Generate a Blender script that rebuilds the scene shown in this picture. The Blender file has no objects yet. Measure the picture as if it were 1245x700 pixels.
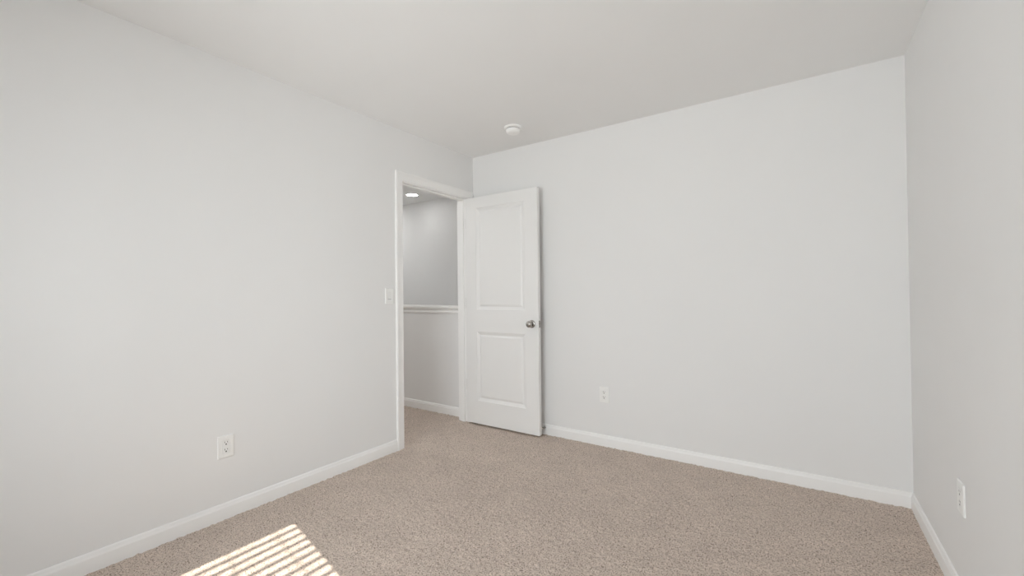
import bpy, bmesh, math, random
import numpy as np
from mathutils import Matrix, Vector

scene = bpy.context.scene
col = scene.collection

# ------------------------------------------------------------------ camera, light, exposure
H = 2.44            # ceiling height
W = 3.015           # room width, left wall to right wall
D = 4.05            # room depth, back wall (y=0) to front wall (y=-D)

cam_data = bpy.data.cameras.new('camera')
cam_data.sensor_width = 36.0
cam_data.lens = 36.0 * 521.36 / 1245.0
cam_data.clip_start = 0.02
cam = bpy.data.objects.new('camera', cam_data)
col.objects.link(cam)
yaw, pitch, roll = 0.596963, 0.0112854, -0.0103712
f = Vector((-math.sin(yaw) * math.cos(pitch), math.cos(yaw) * math.cos(pitch), math.sin(pitch)))
r = Vector((math.cos(yaw), math.sin(yaw), 0))
u = r.cross(f)
r2 = r * math.cos(roll) + u * math.sin(roll)
u2 = u * math.cos(roll) - r * math.sin(roll)
m3 = Matrix((r2, u2, -f)).transposed()
cam.matrix_world = Matrix.Translation((2.54391, -3.10967, 1.17563)) @ m3.to_4x4()
scene.camera = cam

SKY = 1.0
SUN = 2.0
HALL_LAMP = 4.8
EXPOSURE = 2.72
SUN_DIR = Vector((-0.9790, 0.2040, -0.7426))      # the way the sunlight travels

world = bpy.data.worlds.new('sky')
scene.world = world
world.use_nodes = True
bg = world.node_tree.nodes['Background']
# sky above the horizon, bright sunlit ground below it
wn = world.node_tree.nodes
wl_ = world.node_tree.links
wtc = wn.new('ShaderNodeTexCoord')
wsx = wn.new('ShaderNodeSeparateXYZ')
wrp = wn.new('ShaderNodeMapRange')
wrp.inputs['From Min'].default_value = -0.06
wrp.inputs['From Max'].default_value = 0.06
wmx = wn.new('ShaderNodeMix')
wmx.data_type = 'RGBA'
wmx.inputs['A'].default_value = (1.16, 1.17, 1.19, 1)
wmx.inputs['B'].default_value = (1.14, 1.17, 1.22, 1)
wl_.new(wtc.outputs['Generated'], wsx.inputs[0])
wl_.new(wsx.outputs['Z'], wrp.inputs['Value'])
wl_.new(wrp.outputs['Result'], wmx.inputs['Factor'])
wl_.new(wmx.outputs['Result'], bg.inputs[0])
bg.inputs[1].default_value = SKY

sun_data = bpy.data.lights.new('sun', 'SUN')
sun_data.energy = SUN
sun_data.angle = math.radians(0.27)
sun_data.color = (1.0, 0.89, 0.79)
sun = bpy.data.objects.new('sun', sun_data)
col.objects.link(sun)
sun.rotation_euler = SUN_DIR.to_track_quat('-Z', 'Y').to_euler()
sun.location = (6, -4, 5)

# window in the right wall, beside and behind the camera
WY0, WY1, WZ0, WZ1 = -3.10, -2.465, 0.90, 2.15
portal_data = bpy.data.lights.new('window_daylight', 'AREA')
portal_data.shape = 'RECTANGLE'
portal_data.size = WZ1 - WZ0
portal_data.size_y = WY1 - WY0
portal_data.cycles.is_portal = True
portal = bpy.data.objects.new('window_daylight', portal_data)
col.objects.link(portal)
portal.location = (W + 0.16, (WY0 + WY1) / 2, (WZ0 + WZ1) / 2)
portal.rotation_euler = (0, math.radians(90), 0)

# second window, unseen, added in the front wall to even out the light
VX0, VX1, VZ0, VZ1 = 0.55, 2.45, 0.40, 2.10
portal_data = bpy.data.lights.new('window_daylight', 'AREA')
portal_data.shape = 'RECTANGLE'
portal_data.size = VX1 - VX0
portal_data.size_y = VZ1 - VZ0
portal_data.cycles.is_portal = True
portal = bpy.data.objects.new('window_daylight', portal_data)
col.objects.link(portal)
portal.location = ((VX0 + VX1) / 2, -D - 0.16, (VZ0 + VZ1) / 2)
portal.rotation_euler = (math.radians(90), 0, 0)

scene.view_settings.view_transform = 'Standard'
scene.view_settings.look = 'None'
scene.view_settings.gamma = 1.0
scene.view_settings.use_curve_mapping = False
scene.view_settings.exposure = EXPOSURE
scene.cycles.max_bounces = 16
scene.cycles.diffuse_bounces = 14
scene.cycles.sample_clamp_indirect = 4.0
scene.cycles.caustics_reflective = False
scene.cycles.caustics_refractive = False

# ------------------------------------------------------------------ materials
def mat(name, color, rough=0.6, metal=0.0, bump=None, spec=0.3, mottle=0.0):
    m = bpy.data.materials.new(name)
    m.use_nodes = True
    nt = m.node_tree
    b = nt.nodes['Principled BSDF']
    b.inputs['Base Color'].default_value = (*color, 1)
    b.inputs['Roughness'].default_value = rough
    b.inputs['Metallic'].default_value = metal
    b.inputs['Specular IOR Level'].default_value = spec
    tc = nt.nodes.new('ShaderNodeTexCoord')
    if bump:
        n = nt.nodes.new('ShaderNodeTexNoise')
        n.inputs['Scale'].default_value = bump[0]
        n.inputs['Detail'].default_value = 3
        bp = nt.nodes.new('ShaderNodeBump')
        bp.inputs['Strength'].default_value = bump[1]
        bp.inputs['Distance'].default_value = bump[2]
        nt.links.new(tc.outputs['Object'], n.inputs['Vector'])
        nt.links.new(n.outputs['Fac'], bp.inputs['Height'])
        nt.links.new(bp.outputs['Normal'], b.inputs['Normal'])
    if mottle:
        n = nt.nodes.new('ShaderNodeTexNoise')
        n.inputs['Scale'].default_value = 3.0
        n.inputs['Detail'].default_value = 2
        rp = nt.nodes.new('ShaderNodeValToRGB')
        rp.color_ramp.elements[0].position = 0.3
        rp.color_ramp.elements[1].position = 0.7
        rp.color_ramp.elements[0].color = (*[c * (1 - mottle) for c in color], 1)
        rp.color_ramp.elements[1].color = (*[min(1, c * (1 + mottle)) for c in color], 1)
        nt.links.new(tc.outputs['Object'], n.inputs['Vector'])
        nt.links.new(n.outputs['Fac'], rp.inputs['Fac'])
        nt.links.new(rp.outputs['Color'], b.inputs['Base Color'])
    return m

WALLC = (0.82, 0.82, 0.817)
M_wall = mat('wall_paint', WALLC, 0.75, bump=(260, 0.06, 0.001), spec=0.2, mottle=0.004)
M_ceil = mat('ceiling_paint', (0.86, 0.86, 0.856), 0.85, bump=(180, 0.08, 0.001), spec=0.1, mottle=0.004)
M_trim = mat('white_trim_paint', (0.90, 0.897, 0.888), 0.38, bump=(120, 0.02, 0.0006), spec=0.4)
M_door = mat('white_door_paint', (0.85, 0.848, 0.84), 0.42, bump=(90, 0.03, 0.0006), spec=0.4)
M_plastic = mat('white_plastic', (0.93, 0.93, 0.92), 0.35, bump=(300, 0.01, 0.0003), spec=0.45)
M_outlet = mat('outlet_plastic', (0.885, 0.885, 0.87), 0.35, bump=(300, 0.01, 0.0003), spec=0.45)
M_socket = mat('receptacle_plastic', (0.87, 0.87, 0.855), 0.3, bump=(300, 0.01, 0.0003), spec=0.45)
M_dark = mat('dark_slot', (0.04, 0.038, 0.036), 0.6, bump=(300, 0.02, 0.0003))
M_nickel = mat('satin_nickel', (0.42, 0.40, 0.375), 0.24, 1.0, bump=(400, 0.02, 0.0002))
M_hinge = mat('hinge_metal', (0.62, 0.61, 0.59), 0.45, 1.0, bump=(400, 0.02, 0.0002))
M_rubber = mat('white_rubber', (0.72, 0.71, 0.69), 0.6, bump=(300, 0.02, 0.0003))
M_slat = mat('blind_slat', (0.86, 0.855, 0.84), 0.45, bump=(150, 0.02, 0.0004), spec=0.4)
M_cord = mat('blind_cord', (0.8, 0.79, 0.77), 0.8, bump=(600, 0.05, 0.0003))

def glass_mat():
    m = bpy.data.materials.new('window_glass')
    m.use_nodes = True
    nt = m.node_tree
    nt.nodes.clear()
    out = nt.nodes.new('ShaderNodeOutputMaterial')
    mix = nt.nodes.new('ShaderNodeMixShader')
    fr = nt.nodes.new('ShaderNodeFresnel')
    fr.inputs['IOR'].default_value = 1.45
    t = nt.nodes.new('ShaderNodeBsdfTransparent')
    t.inputs[0].default_value = (0.96, 0.975, 0.97, 1)
    g = nt.nodes.new('ShaderNodeBsdfGlossy')
    g.inputs['Roughness'].default_value = 0.02
    nt.links.new(fr.outputs[0], mix.inputs[0])
    nt.links.new(t.outputs[0], mix.inputs[1])
    nt.links.new(g.outputs[0], mix.inputs[2])
    nt.links.new(mix.outputs[0], out.inputs[0])
    return m
M_glass = glass_mat()

def lamp_mat(strength):
    m = bpy.data.materials.new('lit_lens')
    m.use_nodes = True
    nt = m.node_tree
    b = nt.nodes['Principled BSDF']
    b.inputs['Base Color'].default_value = (0.9, 0.9, 0.88, 1)
    b.inputs['Emission Color'].default_value = (0.98, 0.98, 0.97, 1)
    b.inputs['Emission Strength'].default_value = strength
    return m

def carpet_mat():
    m = bpy.data.materials.new('taupe_carpet')
    m.use_nodes = True
    nt = m.node_tree
    L = nt.links.new
    b = nt.nodes['Principled BSDF']
    b.inputs['Roughness'].default_value = 0.95
    b.inputs['Specular IOR Level'].default_value = 0.05
    b.inputs['Sheen Weight'].default_value = 0.1
    tc = nt.nodes.new('ShaderNodeTexCoord')
    def noise(scale, detail, rough=0.5):
        n = nt.nodes.new('ShaderNodeTexNoise')
        n.inputs['Scale'].default_value = scale
        n.inputs['Detail'].default_value = detail
        n.inputs['Roughness'].default_value = rough
        L(tc.outputs['Object'], n.inputs['Vector'])
        return n
    def ramp(src, stops):
        rp = nt.nodes.new('ShaderNodeValToRGB')
        e = rp.color_ramp.elements
        while len(e) < len(stops):
            e.new(0.5)
        for k, (pos, c) in enumerate(stops):
            e[k].position = pos
            e[k].color = (*c, 1)
        L(src, rp.inputs['Fac'])
        return rp
    def mul(a, bb):
        mx = nt.nodes.new('ShaderNodeMix')
        mx.data_type = 'RGBA'
        mx.blend_type = 'MULTIPLY'
        mx.inputs['Factor'].default_value = 1.0
        L(a, mx.inputs['A'])
        L(bb, mx.inputs['B'])
        return mx.outputs['Result']
    base = (0.65, 0.553, 0.483)
    fine = ramp(noise(165, 2, 0.6).outputs['Fac'],
                [(0.35, (0.30, 0.275, 0.255)), (0.445, (0.84, 0.83, 0.82)), (0.56, (1.0, 1.0, 1.0)), (0.72, (1.16, 1.16, 1.16))])
    yarn = ramp(noise(420, 1).outputs['Fac'],
                [(0.3, (0.82, 0.81, 0.80)), (0.7, (1.12, 1.12, 1.12))])
    broad = ramp(noise(5.5, 3, 0.55).outputs['Fac'],
                 [(0.35, tuple(c * 0.955 for c in base)), (0.65, tuple(c * 1.04 for c in base))])
    c = mul(mul(broad.outputs['Color'], fine.outputs['Color']), yarn.outputs['Color'])
    L(c, b.inputs['Base Color'])
    bp = nt.nodes.new('ShaderNodeBump')
    bp.inputs['Strength'].default_value = 0.5
    bp.inputs['Distance'].default_value = 0.003
    L(noise(300, 2).outputs['Fac'], bp.inputs['Height'])
    L(bp.outputs['Normal'], b.inputs['Normal'])
    return m
M_carpet = carpet_mat()

# ------------------------------------------------------------------ helpers
def link_mesh(name, bm, m, parent=None, smooth=False, bevel=0.0, segs=2):
    bmesh.ops.recalc_face_normals(bm, faces=bm.faces)
    me = bpy.data.meshes.new(name)
    bm.to_mesh(me)
    bm.free()
    me.materials.append(m)
    if smooth:
        for p in me.polygons:
            p.use_smooth = True
        me.set_sharp_from_angle(angle=math.radians(40))
    o = bpy.data.objects.new(name, me)
    col.objects.link(o)
    if parent:
        o.parent = parent
    if bevel:
        md = o.modifiers.new('bevel', 'BEVEL')
        md.width = bevel
        md.segments = segs
        md.limit_method = 'ANGLE'
        md.angle_limit = math.radians(40)
    return o

def box(bm, x0, x1, y0, y1, z0, z1):
    v = [bm.verts.new((x, y, z)) for x in (x0, x1) for y in (y0, y1) for z in (z0, z1)]
    for q in ((0, 1, 3, 2), (4, 6, 7, 5), (0, 4, 5, 1), (2, 3, 7, 6), (0, 2, 6, 4), (1, 5, 7, 3)):
        bm.faces.new([v[k] for k in q])

def boxes(*bs):
    bm = bmesh.new()
    for b in bs:
        box(bm, *b)
    return bm

def lathe(prof, seg=40, axis='Z'):
    """prof: (radius, height) pairs; a radius of 0 closes the end."""
    bm = bmesh.new()
    rings = []
    for rr, h in prof:
        if rr < 1e-6:
            rings.append([bm.verts.new((0, 0, h))])
        else:
            rings.append([bm.verts.new((rr * math.cos(2 * math.pi * k / seg), rr * math.sin(2 * math.pi * k / seg), h)) for k in range(seg)])
    for a, b in zip(rings, rings[1:]):
        for k in range(seg):
            k2 = (k + 1) % seg
            if len(a) == 1 and len(b) == 1:
                continue
            if len(a) == 1:
                bm.faces.new((a[0], b[k], b[k2]))
            elif len(b) == 1:
                bm.faces.new((a[k], a[k2], b[0]))
            else:
                bm.faces.new((a[k], a[k2], b[k2], b[k]))
    if axis == '-Y':
        bmesh.ops.rotate(bm, verts=bm.verts, matrix=Matrix.Rotation(math.radians(90), 3, 'X'))
    if axis == 'Y':
        bmesh.ops.rotate(bm, verts=bm.verts, matrix=Matrix.Rotation(math.radians(-90), 3, 'X'))
    return bm

def sweep(profile, frames):
    """profile: list of (a, b); frames: list of functions (a, b) -> point. Closed loop profile, capped."""
    bm = bmesh.new()
    rings = [[bm.verts.new(fr(a, b)) for a, b in profile] for fr in frames]
    n = len(profile)
    for A, B in zip(rings, rings[1:]):
        for k in range(n):
            bm.faces.new((A[k], A[(k + 1) % n], B[(k + 1) % n], B[k]))
    bm.faces.new(rings[0])
    bm.faces.new(rings[-1][::-1])
    return bm

def struct(name, bm, m, label, parent=None, **kw):
    o = link_mesh(name, bm, m, parent, **kw)
    if not parent:
        o['kind'] = 'structure'
        o['label'] = label
        o['category'] = name.split('_')[0]
    return o

def thing(name, label, cat, loc, rot=(0, 0, 0), group=None):
    o = bpy.data.objects.new(name, None)
    o.empty_display_size = 0.05
    col.objects.link(o)
    o.location = loc
    o.rotation_euler = rot
    o['label'] = label
    o['category'] = cat
    if group:
        o['group'] = group
    return o

def copy_tree(o, parent=None):
    c = o.copy()
    col.objects.link(c)
    if parent:
        c.parent = parent
    for ch in list(o.children):
        copy_tree(ch, c)
    return c

# ------------------------------------------------------------------ structure
WT = 0.114                       # wall thickness
JY0, JY1, JZ = -0.857, -0.090, 2.040   # clear door opening between the jamb faces
JT = 0.018
HX = -3.0                        # far end of the hall
HF = -1.7                        # front wall of the hall
SY = 1.075                       # far wall of the stairwell

# carpeted floor: fine pile relief where the camera looks, plain slab elsewhere
def make_floor():
    rng = np.random.default_rng(4)
    step = 0.0065
    x0, x1, y0, y1 = -1.15, W, -2.75, -0.002
    nx = int((x1 - x0) / step) + 1
    ny = int((y1 - y0) / step) + 1
    xs = np.linspace(x0, x1, nx)
    ys = np.linspace(y0, y1, ny)
    X, Y = np.meshgrid(xs, ys)
    Z = rng.normal(0, 1, X.shape)
    Zs = (Z + 0.5 * (np.roll(Z, 1, 0) + np.roll(Z, -1, 0) + np.roll(Z, 1, 1) + np.roll(Z, -1, 1))) / 1.4
    Z = np.clip(Zs * 0.0016, -0.004, 0.004)
    X = X + rng.uniform(-1, 1, X.shape) * step * 0.25
    Y = Y + rng.uniform(-1, 1, X.shape) * step * 0.25
    edge = np.zeros_like(Z, bool)
    edge[0, :] = edge[-1, :] = edge[:, 0] = edge[:, -1] = True
    Z[edge] = -0.004
    V = np.stack([X, Y, Z], -1).reshape(-1, 3)
    idx = np.arange(nx * ny).reshape(ny, nx)
    F = np.stack([idx[:-1, :-1], idx[:-1, 1:], idx[1:, 1:], idx[1:, :-1]], -1).reshape(-1, 4)
    # plain slab under it and beyond it
    ev, ef = [], []
    def bx(a0, a1, b0, b1, c0, c1):
        n = len(V) + len(ev)
        for x in (a0, a1):
            for y in (b0, b1):
                for z in (c0, c1):
                    ev.append((x, y, z))
        for q in ((0, 1, 3, 2), (4, 6, 7, 5), (0, 4, 5, 1), (2, 3, 7, 6), (0, 2, 6, 4), (1, 5, 7, 3)):
            ef.append([n + k for k in q])
    bx(HX, W, -D, 0.0, -0.2, -0.006)
    V = np.concatenate([V, np.array(ev)])
    F = np.concatenate([F, np.array(ef)])
    me = bpy.data.meshes.new('floor')
    me.vertices.add(len(V))
    me.vertices.foreach_set('co', V.ravel())
    me.loops.add(F.size)
    me.loops.foreach_set('vertex_index', F.ravel().astype(np.int32))
    me.polygons.add(len(F))
    me.polygons.foreach_set('loop_start', np.arange(0, F.size, 4, dtype=np.int32))
    me.polygons.foreach_set('loop_total', np.full(len(F), 4, np.int32))
    me.polygons.foreach_set('use_smooth', np.ones(len(F), bool))
    me.update(calc_edges=True)
    me.validate()
    me.materials.append(M_carpet)
    o = bpy.data.objects.new('floor', me)
    col.objects.link(o)
    o['kind'] = 'structure'
    o['label'] = 'taupe speckled cut pile carpet covering the whole floor'
    o['category'] = 'floor'
make_floor()

struct('wall_left', boxes(
    (-WT, 0, -D, JY0 - JT, 0, H),
    (-WT, 0, JY0 - JT, JY1 + JT, JZ + JT, H),
    (-WT, 0, JY1 + JT, 0, 0, H)), M_wall, 'pale grey wall on the left with the doorway in it')
struct('wall_back', boxes((-WT, W + 0.15, 0, WT, -0.2, H)), M_wall, 'pale grey back wall behind the open white door')
struct('wall_right', boxes(
    (W, W + 0.15, -D, WY0, 0, H), (W, W + 0.15, WY1, 0, 0, H),
    (W, W + 0.15, WY0, WY1, 0, WZ0), (W, W + 0.15, WY0, WY1, WZ1, H)), M_wall,
    'pale grey wall along the right edge of the photo')
struct('wall_front', boxes(
    (HX, VX0, -D - 0.15, -D, -0.2, H), (VX1, W + 0.15, -D - 0.15, -D, -0.2, H),
    (VX0, VX1, -D - 0.15, -D, -0.2, VZ0), (VX0, VX1, -D - 0.15, -D, VZ1, H)), M_wall, 'pale grey wall behind the viewer')
struct('ceiling', boxes((HX - 0.1, W + 0.15, -D - 0.15, SY + 0.1, H, H + 0.2)), M_ceil, 'flat off white ceiling over room and hall')
# the hall past the doorway
struct('wall_half', boxes((HX, -WT, 0, WT, -1.6, 1.035)), M_wall, 'grey half wall seen through the doorway under a white cap')
struct('wall_stairwell', boxes((HX - 0.1, 0.1, SY, SY + 0.1, -1.6, H)), M_wall, 'grey stairwell wall seen above the half wall')
struct('wall_stair_side', boxes((-0.02, 0.1, WT, SY, -1.6, H)), M_wall, 'side wall of the stairwell behind the back wall')
struct('wall_hall_end', boxes((HX - 0.1, HX, -D - 0.15, SY, -1.6, H)), M_wall, 'far end wall of the hall')
struct('wall_hall_front', boxes((HX, -WT, HF - 0.1, HF, 0, H)), M_wall, 'wall on the near side of the hall')
struct('floor_stairwell', boxes((HX, 0.0, WT, SY, -1.6, -1.5)), M_carpet, 'carpeted bottom of the stairwell')

# baseboards: 84 mm, eased and stepped top
BB = [(0, -0.004), (0.0125, -0.004), (0.0125, 0.060), (0.0118, 0.064), (0.0090, 0.067), (0.0080, 0.071),
      (0.0072, 0.078), (0.0055, 0.0825), (0.0025, 0.0845), (0, 0.0845)]
CY0, CY1, CZ, CW = -0.862, -0.084, 2.0470, 0.066      # door casing: inner edges and width
struct('baseboard_left', sweep(BB, [lambda a, b, y=y: (a, y, b) for y in (-D, CY0 - CW)]), M_trim,
       'white baseboard along the left wall', smooth=True)
struct('baseboard_back', sweep(BB, [lambda a, b: (0.0, -a, b), lambda a, b: (W - a, -a, b)]), M_trim,
       'white baseboard along the back wall', smooth=True)
struct('baseboard_right', sweep(BB, [lambda a, b: (W - a, -a, b), lambda a, b: (W - a, -D, b)]), M_trim,
       'white baseboard along the right wall', smooth=True)
struct('baseboard_front', sweep(BB, [lambda a, b: (0.013, -D + a, b), lambda a, b: (W - 0.013, -D + a, b)]), M_trim,
       'white baseboard along the wall behind the viewer', smooth=True)
struct('baseboard_hall', sweep(BB, [lambda a, b: (HX, -a, b), lambda a, b: (-WT - 0.018, -a, b)]), M_trim,
       'white baseboard along the half wall in the hall', smooth=True)

# door frame: jambs, head and stops
struct('trim_1', boxes(
    (-WT, 0, JY0 - JT, JY0, 0, JZ), (-WT, 0, JY1, JY1 + JT, 0, JZ), (-WT, 0, JY0 - JT, JY1 + JT, JZ, JZ + JT),
    (-0.078, -0.040, JY0, JY0 + 0.011, 0, JZ), (-0.078, -0.040, JY1 - 0.011, JY1, 0, JZ),
    (-0.078, -0.040, JY0 + 0.011, JY1 - 0.011, JZ - 0.011, JZ)), M_trim,
    'white wooden door frame lining the doorway with its stop strips')
# casings: stepped colonial profile, (d outward from the inner edge, t off the wall)
CP = [(0, 0), (0, 0.0085), (0.002, 0.0105), (0.006, 0.0110), (0.010, 0.0095), (0.014, 0.0098), (0.030, 0.0125),
      (0.044, 0.0145), (0.048, 0.0165), (0.056, 0.0175), (0.063, 0.0172), (CW, 0.0150), (CW, 0)]
def casing(x, s):
    return sweep(CP, [lambda d, t: (x + s * t, CY0 - d, 0), lambda d, t: (x + s * t, CY0 - d, CZ + d),
                      lambda d, t: (x + s * t, CY1 + d, CZ + d), lambda d, t: (x + s * t, CY1 + d, 0)])
struct('trim_2', casing(0.0, 1), M_trim, 'white moulded casing around the doorway on the room side', smooth=True)
struct('trim_3', casing(-WT, -1), M_trim, 'white moulded casing around the doorway on the hall side', smooth=True)

# half wall cap with the apron moulding below it
struct('trim_4', boxes((HX, -WT, -0.030, WT + 0.03, 1.035, 1.057)), M_trim,
       'white wooden cap board on top of the half wall in the hall', bevel=0.004)
AP = [(0, 0.985), (0.0105, 0.985), (0.0120, 0.989), (0.0120, 1.000), (0.0095, 1.004), (0.0095, 1.014), (0.0150, 1.019),
      (0.0170, 1.026), (0.0170, 1.035), (0, 1.035)]
struct('trim_5', sweep(AP, [lambda a, b: (HX, -a, b), lambda a, b: (-WT, -a, b)]), M_trim,
       'white apron moulding under the half wall cap', smooth=True)

# window in the right wall
win = bpy.data.objects.new('window_1', None)
col.objects.link(win)
win.location = (W + 0.11, (WY0 + WY1) / 2, WZ0)
win['kind'] = 'structure'
win['label'] = 'white framed window in the right wall behind the viewer'
win['category'] = 'window'
wl, wh = (WY1 - WY0), (WZ1 - WZ0)
ft = 0.045
link_mesh('window_frame', boxes(
    (-0.03, 0.03, -wl / 2, -wl / 2 + ft, 0, wh), (-0.03, 0.03, wl / 2 - ft * 0.2, wl / 2, 0, wh),
    (-0.03, 0.03, -wl / 2, wl / 2, 0, ft), (-0.03, 0.03, -wl / 2, wl / 2, wh - 0.02, wh)), M_trim, win)
link_mesh('window_pane', boxes((-0.003, 0.003, -wl / 2 + ft, wl / 2 - ft * 0.2, ft, wh - 0.02)), M_glass, win)
link_mesh('window_sill', boxes((-0.16, -0.03, -wl / 2 - 0.03, wl / 2 + 0.03, -0.02, 0.0)), M_trim, win, bevel=0.004)


win = bpy.data.objects.new('window_added', None)  # added window behind the viewer, brings in more daylight
col.objects.link(win)
win.location = ((VX0 + VX1) / 2, -D - 0.11, VZ0)
win['kind'] = 'structure'
win['label'] = 'white framed wide window added for light in the wall behind the viewer'
win['category'] = 'window'
vl, vh = (VX1 - VX0), (VZ1 - VZ0)
link_mesh('window_frame', boxes(
    (-vl / 2, -vl / 2 + ft, -0.03, 0.03, 0, vh), (vl / 2 - ft, vl / 2, -0.03, 0.03, 0, vh), (-0.03, 0.03, -0.03, 0.03, ft, vh - ft),
    (-vl / 2 + ft, vl / 2 - ft, -0.03, 0.03, 0, ft), (-vl / 2 + ft, vl / 2 - ft, -0.03, 0.03, vh - ft, vh)), M_trim, win)
for a, b in ((-vl / 2 + ft, -0.03), (0.03, vl / 2 - ft)):
    link_mesh('window_pane', boxes((a, b, -0.003, 0.003, ft, vh - ft)), M_glass, win)
link_mesh('window_sill', boxes((-vl / 2 - 0.03, vl / 2 + 0.03, 0.03, 0.16, -0.02, 0.0)), M_trim, win, bevel=0.004)

# ------------------------------------------------------------------ the door
DT, DW, DZ0, DZ1 = 0.035, 0.762, 0.015, 2.036
DYF, DYB = -0.117, -0.082           # visible face and the face toward the back wall
DX0 = 0.003
PX0, PX1 = 0.124, 0.634
PANELS = [(0.220, 0.832), (1.030, 1.936)]
def door_slab():
    bm = bmesh.new()
    xs = [0, PX0, PX1, DW]
    zs = [DZ0, PANELS[0][0], PANELS[0][1], PANELS[1][0], PANELS[1][1], DZ1]
    g = {}
    for s, y in enumerate((-DT, 0)):
        for i, x in enumerate(xs):
            for k, z in enumerate(zs):
                g[s, i, k] = bm.verts.new((x, y, z))
        for i in range(3):
            for k in range(5):
                if i == 1 and k in (1, 3):
                    continue
                bm.faces.new((g[s, i, k], g[s, i + 1, k], g[s, i + 1, k + 1], g[s, i, k + 1]))
    for k in range(5):
        for i in (0, 3):
            bm.faces.new((g[0, i, k], g[0, i, k + 1], g[1, i, k + 1], g[1, i, k]))
    for i in range(3):
        for k in (0, 5):
            bm.faces.new((g[0, i, k], g[0, i + 1, k], g[1, i + 1, k], g[1, i, k]))
    return bm
door = link_mesh('door_1', door_slab(), M_door, bevel=0.0025, segs=2)
door.location = (DX0, DYB, 0)
door['kind'] = 'structure'
door['label'] = 'white two panel door standing open against the back wall'
door['category'] = 'door'
def panel_bm(z0, z1):
    bm = bmesh.new()
    loops = [(0, 0), (0.003, 0.0035), (0.007, 0.0050), (0.024, 0.0118), (0.029, 0.0122), (0.032, 0.0100), (0.043, 0.0052), (0.047, 0.0047)]
    for y, s in ((-DT, 1), (0, -1)):
        rings = []
        for off, dep in loops:
            rings.append([bm.verts.new((x, y + s * dep, z)) for x, z in
                          ((PX0 + off, z0 + off), (PX1 - off, z0 + off), (PX1 - off, z1 - off), (PX0 + off, z1 - off))])
        for a, b in zip(rings, rings[1:]):
            for k in range(4):
                bm.faces.new((a[k], a[(k + 1) % 4], b[(k + 1) % 4], b[k]))
        bm.faces.new(rings[-1])
    # normals: front looks -y, back looks +y
    return bm
for z0, z1 in PANELS:
    link_mesh('panel', panel_bm(z0, z1), M_door, door)

KX, KZ = 0.699, 0.919
for side, y in (('-Y', -DT), ('Y', 0.0)):
    k = link_mesh('door_knob', lathe([(0.0115, 0.004), (0.0115, 0.020), (0.013, 0.025), (0.019, 0.029), (0.0245, 0.035), (0.0268, 0.042),
                                      (0.0262, 0.049), (0.0225, 0.0555), (0.015, 0.0592), (0.007, 0.0604), (0, 0.0607)], 48, side), M_nickel, door, smooth=True)
    k.location = (KX, y, KZ)
    k['label'] = 'satin nickel round knob'
    ro = link_mesh('rosette', lathe([(0, 0.0), (0.0325, 0.0), (0.0325, 0.003), (0.031, 0.0055), (0.026, 0.008), (0.018, 0.0095), (0.0115, 0.010), (0, 0.010)], 48, side),
                   M_nickel, k, smooth=True)
lp = link_mesh('latch_plate', boxes((DW - 0.001, DW + 0.0012, -0.030, -0.005, KZ - 0.0285, KZ + 0.0285)), M_nickel, door, bevel=0.0004)
lp['label'] = 'satin nickel latch plate on the door edge'
bm = bmesh.new()
vs = [bm.verts.new(c) for c in ((DW, -0.026, KZ - 0.009), (DW, -0.010, KZ - 0.009), (DW + 0.0150, -0.026, KZ - 0.009), (DW + 0.007, -0.010, KZ - 0.009),
                                (DW, -0.026, KZ + 0.009), (DW, -0.010, KZ + 0.009), (DW + 0.0150, -0.026, KZ + 0.009), (DW + 0.007, -0.010, KZ + 0.009))]
for q in ((0, 1, 3, 2), (4, 6, 7, 5), (0, 4, 5, 1), (2, 3, 7, 6), (0, 2, 6, 4), (1, 5, 7, 3)):
    bm.faces.new([vs[k] for k in q])
lb = link_mesh('latch_bolt', bm, M_nickel, lp)

def hinge(z):
    # jamb leaf, door leaf and knuckle (door-local coordinates)
    jy = JY1 - DYB
    bm = boxes((-0.022, -0.002, jy - 0.0012, jy + 0.0005, z - 0.044, z + 0.044),
               (-0.0022, 0.0004, -DT + 0.002, 0.0, z - 0.044, z + 0.044))
    seg = 16
    for s in range(5):
        z0 = z - 0.044 + s * 0.0178
        z1 = z0 + 0.0168
        ra = [bm.verts.new((0.001 + 0.006 * math.cos(2 * math.pi * k / seg), 0.0065 + 0.006 * math.sin(2 * math.pi * k / seg), z0)) for k in range(seg)]
        rb = [bm.verts.new((v.co.x, v.co.y, z1)) for v in ra]
        for k in range(seg):
            bm.faces.new((ra[k], ra[(k + 1) % seg], rb[(k + 1) % seg], rb[k]))
        bm.faces.new(ra)
        bm.faces.new(rb)
    h = link_mesh('hinge', bm, M_hinge, door)
    h['label'] = 'grey metal butt hinge'
for z in (1.812, 1.090, 0.352):
    hinge(z)

# spring door stop screwed to the back baseboard, just past the door edge
ds = thing('door_stop', 'small metal spring door stop on the back baseboard beside the door edge', 'door stop', (0.752, -0.0125, 0.060))
link_mesh('base', lathe([(0, 0), (0.0115, 0), (0.0115, 0.003), (0.009, 0.006), (0.006, 0.008), (0, 0.008)], 24, '-Y'), M_nickel, ds, smooth=True)
def spring():
    bm = bmesh.new()
    turns, R0, rr, n, seg = 13, 0.0068, 0.0012, 13 * 14, 6
    prev = None
    for k in range(n + 1):
        t = k / n
        a = 2 * math.pi * turns * t
        c = Vector((R0 * math.cos(a), -0.006 - 0.040 * t, R0 * math.sin(a)))
        rad = Vector((math.cos(a), 0, math.sin(a)))
        ring = [bm.verts.new(c + rr * (math.cos(2 * math.pi * j / seg) * rad + math.sin(2 * math.pi * j / seg) * Vector((0, 1, 0)))) for j in range(seg)]
        if prev:
            for j in range(seg):
                bm.faces.new((prev[j], prev[(j + 1) % seg], ring[(j + 1) % seg], ring[j]))
        prev = ring
    return bm
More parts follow.
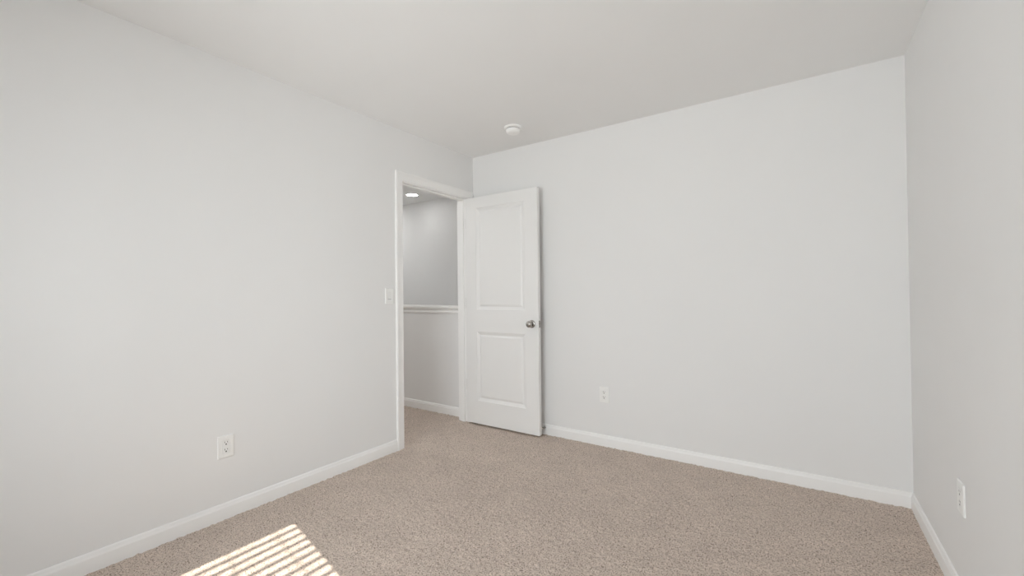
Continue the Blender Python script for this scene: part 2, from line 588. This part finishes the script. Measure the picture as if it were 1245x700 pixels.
link_mesh('spring', spring(), M_nickel, ds, smooth=True)
tp = link_mesh('rubber_tip', lathe([(0, 0.044), (0.0085, 0.044), (0.0095, 0.047), (0.0095, 0.055), (0.0075, 0.0585), (0, 0.0595)], 24, '-Y'), M_rubber, ds, smooth=True)
tp['label'] = 'pale rubber tip'

# ------------------------------------------------------------------ wall fittings (built facing +X, origin on the wall)
def plate_bm(w, h, t, iw, ih):
    """Wall plate with a bevelled rim and a rectangular opening."""
    bm = bmesh.new()
    def ring(a, b, x):
        return [bm.verts.new((x, y, z)) for y, z in ((-a / 2, -b / 2), (a / 2, -b / 2), (a / 2, b / 2), (-a / 2, b / 2))]
    rs = [ring(w, h, 0), ring(w, h, t * 0.45), ring(w - 0.004, h - 0.004, t * 0.85), ring(w - 0.010, h - 0.010, t), ring(iw + 0.003, ih + 0.003, t),
          ring(iw, ih, t - 0.0012), ring(iw, ih, 0.001)]
    for a, b in zip(rs, rs[1:]):
        for k in range(4):
            bm.faces.new((a[k], a[(k + 1) % 4], b[(k + 1) % 4], b[k]))
    bm.faces.new(rs[0][::-1])
    bm.faces.new(rs[-1])
    return bm

def screw(parent, z):
    s = link_mesh('screw', lathe([(0, 0), (0.0032, 0), (0.003, 0.0008), (0, 0.0013)], 16, 'Z'), M_plastic, parent, smooth=True)
    s.rotation_euler = (0, math.radians(90), 0)
    s.location = (0.0058, 0, z)

def make_outlet(label):
    t = thing('wall_outlet', label, 'outlet', (0, 0, 0), group='duplex outlets low on the walls')
    link_mesh('wall_plate', plate_bm(0.0775, 0.1165, 0.0062, 0.034, 0.0675), M_outlet, t)
    rc = link_mesh('receptacle', boxes((0.001, 0.0066, -0.0163, 0.0163, -0.033, 0.033)), M_socket, t, bevel=0.0008)
    for zc in (0.0190, -0.0190):
        bm = boxes((0.0060, 0.00675, -0.0075, -0.0052, zc + 0.0005, zc + 0.0085), (0.0060, 0.00675, 0.0052, 0.0075, zc + 0.0015, zc + 0.0085))
        # round ground hole
        seg = 14
        c = [bm.verts.new((0.00675, 0.0036 * math.cos(2 * math.pi * k / seg), zc - 0.0065 + 0.0037 * math.sin(2 * math.pi * k / seg))) for k in range(seg)]
        d = [bm.verts.new((0.0060, v.co.y, v.co.z)) for v in c]
        bm.faces.new(c)
        for k in range(seg):
            bm.faces.new((c[k], c[(k + 1) % seg], d[(k + 1) % seg], d[k]))
        so = link_mesh('socket_slots', bm, M_dark, rc)
        so['label'] = 'dark plug slots and round ground hole'
    screw(t, 0.0485)
    screw(t, -0.0485)
    return t
o1 = make_outlet('white duplex outlet low on the left wall, above the sunlit carpet')
o1.location = (0.0, -2.081, 0.379)
o2 = copy_tree(o1)
o2['label'] = 'white duplex outlet low on the back wall, right of the open door'
o2.location = (1.2735, 0, 0.391)
o2.rotation_euler = (0, 0, math.radians(-90))
o3 = copy_tree(o1)
o3['label'] = 'white duplex outlet low on the right wall, near the far right corner'
o3.location = (W, -0.872, 0.404)
o3.rotation_euler = (0, 0, math.radians(180))

sw = thing('light_switch', 'white rocker light switch on the left wall beside the door casing', 'light switch', (0, -0.9895, 1.160))
link_mesh('wall_plate', plate_bm(0.0775, 0.1165, 0.0062, 0.034, 0.0675), M_outlet, sw)
def rocker_bm():
    prof = [(0.001, 0.0330), (0.0052, 0.0330), (0.0060, 0.0315), (0.0066, 0.0), (0.0088, -0.0200), (0.0088, -0.0215), (0.001, -0.0215)]
    return sweep(prof, [lambda a, b: (a, -0.0158, b), lambda a, b: (a, 0.0158, b)])
link_mesh('rocker', rocker_bm(), M_socket, sw)
link_mesh('slide_bar', boxes((0.001, 0.0058, -0.0158, 0.0158, -0.0330, -0.0235)), M_socket, sw, bevel=0.0006)
gp = link_mesh('shade_strip', boxes((0.001, 0.0035, -0.0158, 0.0158, -0.0234, -0.0216)), M_dark, sw)  # dark strip filled in as the shadow of the rocker's lower edge
gp['label'] = 'dark strip painted as the shade below the rocker'
screw(sw, 0.0485)
screw(sw, -0.0485)

# ------------------------------------------------------------------ ceiling fittings
sd = thing('smoke_detector', 'round white smoke detector on the ceiling above the open door', 'smoke detector', (0.726, -0.400, H))
link_mesh('base', lathe([(0, 0), (0.0665, 0), (0.0672, -0.004), (0.0665, -0.011), (0.064, -0.0135), (0.052, -0.0145), (0, -0.0145)], 64), M_plastic, sd, smooth=True)
link_mesh('cover', lathe([(0, -0.0145), (0.0500, -0.0145), (0.0500, -0.0175), (0.0525, -0.0180), (0.0530, -0.024), (0.0520, -0.036), (0.0490, -0.0425), (0.0430, -0.0465),
                          (0.030, -0.0485), (0.012, -0.049), (0, -0.049)], 64), M_plastic, sd, smooth=True)
vt = link_mesh('vent_slot', lathe([(0.0495, -0.0148), (0.0507, -0.0150), (0.0507, -0.0172), (0.0495, -0.0174)], 64), M_dark, sd)
vt['label'] = 'thin dark sensing slot around the cover'
bt = link_mesh('test_button', lathe([(0, -0.0485), (0.009, -0.0485), (0.009, -0.0498), (0.008, -0.0505), (0, -0.0505)], 24), M_socket, sd, smooth=True)
bt.location = (0.018, -0.012, 0)

rl = thing('recessed_light', 'round lit ceiling light seen through the doorway over the stairs', 'ceiling light', (-1.562, 0.690, H))
link_mesh('trim_ring', lathe([(0.066, 0), (0.090, 0), (0.0905, -0.002), (0.088, -0.0045), (0.072, -0.0075), (0.066, -0.0065), (0.066, 0)], 64), M_plastic, rl, smooth=True)
ln = link_mesh('lens', lathe([(0, -0.0060), (0.0655, -0.0060), (0.0655, -0.001), (0, -0.001)], 48), lamp_mat(HALL_LAMP), rl)
ln['label'] = 'glowing white lens'

M_hall_fill = lamp_mat(HALL_LAMP * 3.5)  # extra ceiling lights out of view, added to brighten the hall
for where, loc in (('over the hall floor outside the doorway', (-0.85, -0.85, H)),
                   ('over the hall floor, farther down the hall', (-2.0, -0.85, H)),
                   ('over the stairs, at the far end of the stairwell', (-2.55, 0.62, H))):
    c = copy_tree(rl)
    c['label'] = 'unseen round ceiling light added for brightness ' + where
    c.location = loc
    for ch in c.children:
        if ch.name.startswith('lens'):
            ch.data = ch.data.copy()
            ch.data.materials[0] = M_hall_fill

# ------------------------------------------------------------------ window blind that stripes the sunlight
bl = thing('window_blind', 'white slatted blind hanging in the window behind the viewer', 'blind', (W + 0.045, (WY0 + WY1) / 2, WZ1))
bw = wl - 0.008
link_mesh('headrail', boxes((-0.028, 0.028, -bw / 2, bw / 2, -0.045, 0.0)), M_slat, bl, bevel=0.002)
def slat_bm():
    w, t = 0.050, 0.0028
    n = 6
    top = [(-w / 2 + w * k / n, 0.0022 * (1 - (2 * k / n - 1) ** 2)) for k in range(n + 1)]
    prof = [(a, b + t / 2) for a, b in top] + [(a, b - t / 2) for a, b in reversed(top)]
    return sweep(prof, [lambda a, b: (a, -bw / 2, b), lambda a, b: (a, bw / 2, b)])
PITCH = 0.0493
TILT = math.radians(-20)     # outer edge raised toward the sun
first = None
z = -0.091
zs = []
while z > -wh + 0.05:
    zs.append(z)
    z -= PITCH
for z in zs:
    if first is None:
        s = first = link_mesh('slat', slat_bm(), M_slat, bl, smooth=True)
    else:
        s = first.copy()
        col.objects.link(s)
        s.parent = bl
    s.location = (0, 0, z)
    s.rotation_euler = (0, TILT, 0)
link_mesh('bottom_rail', boxes((-0.025, 0.025, -bw / 2, bw / 2, -wh + 0.012, -wh + 0.030)), M_slat, bl, bevel=0.002)
for y in (-bw / 2 + 0.10, 0.0, bw / 2 - 0.10):
    link_mesh('ladder_cord', boxes((-0.0265, -0.0252, y - 0.0018, y + 0.0018, -wh + 0.03, -0.04), (0.0252, 0.0265, y - 0.0018, y + 0.0018, -wh + 0.03, -0.04),
                                   (-0.001, 0.001, y + 0.004, y + 0.006, -wh + 0.03, -0.04)), M_cord, bl)
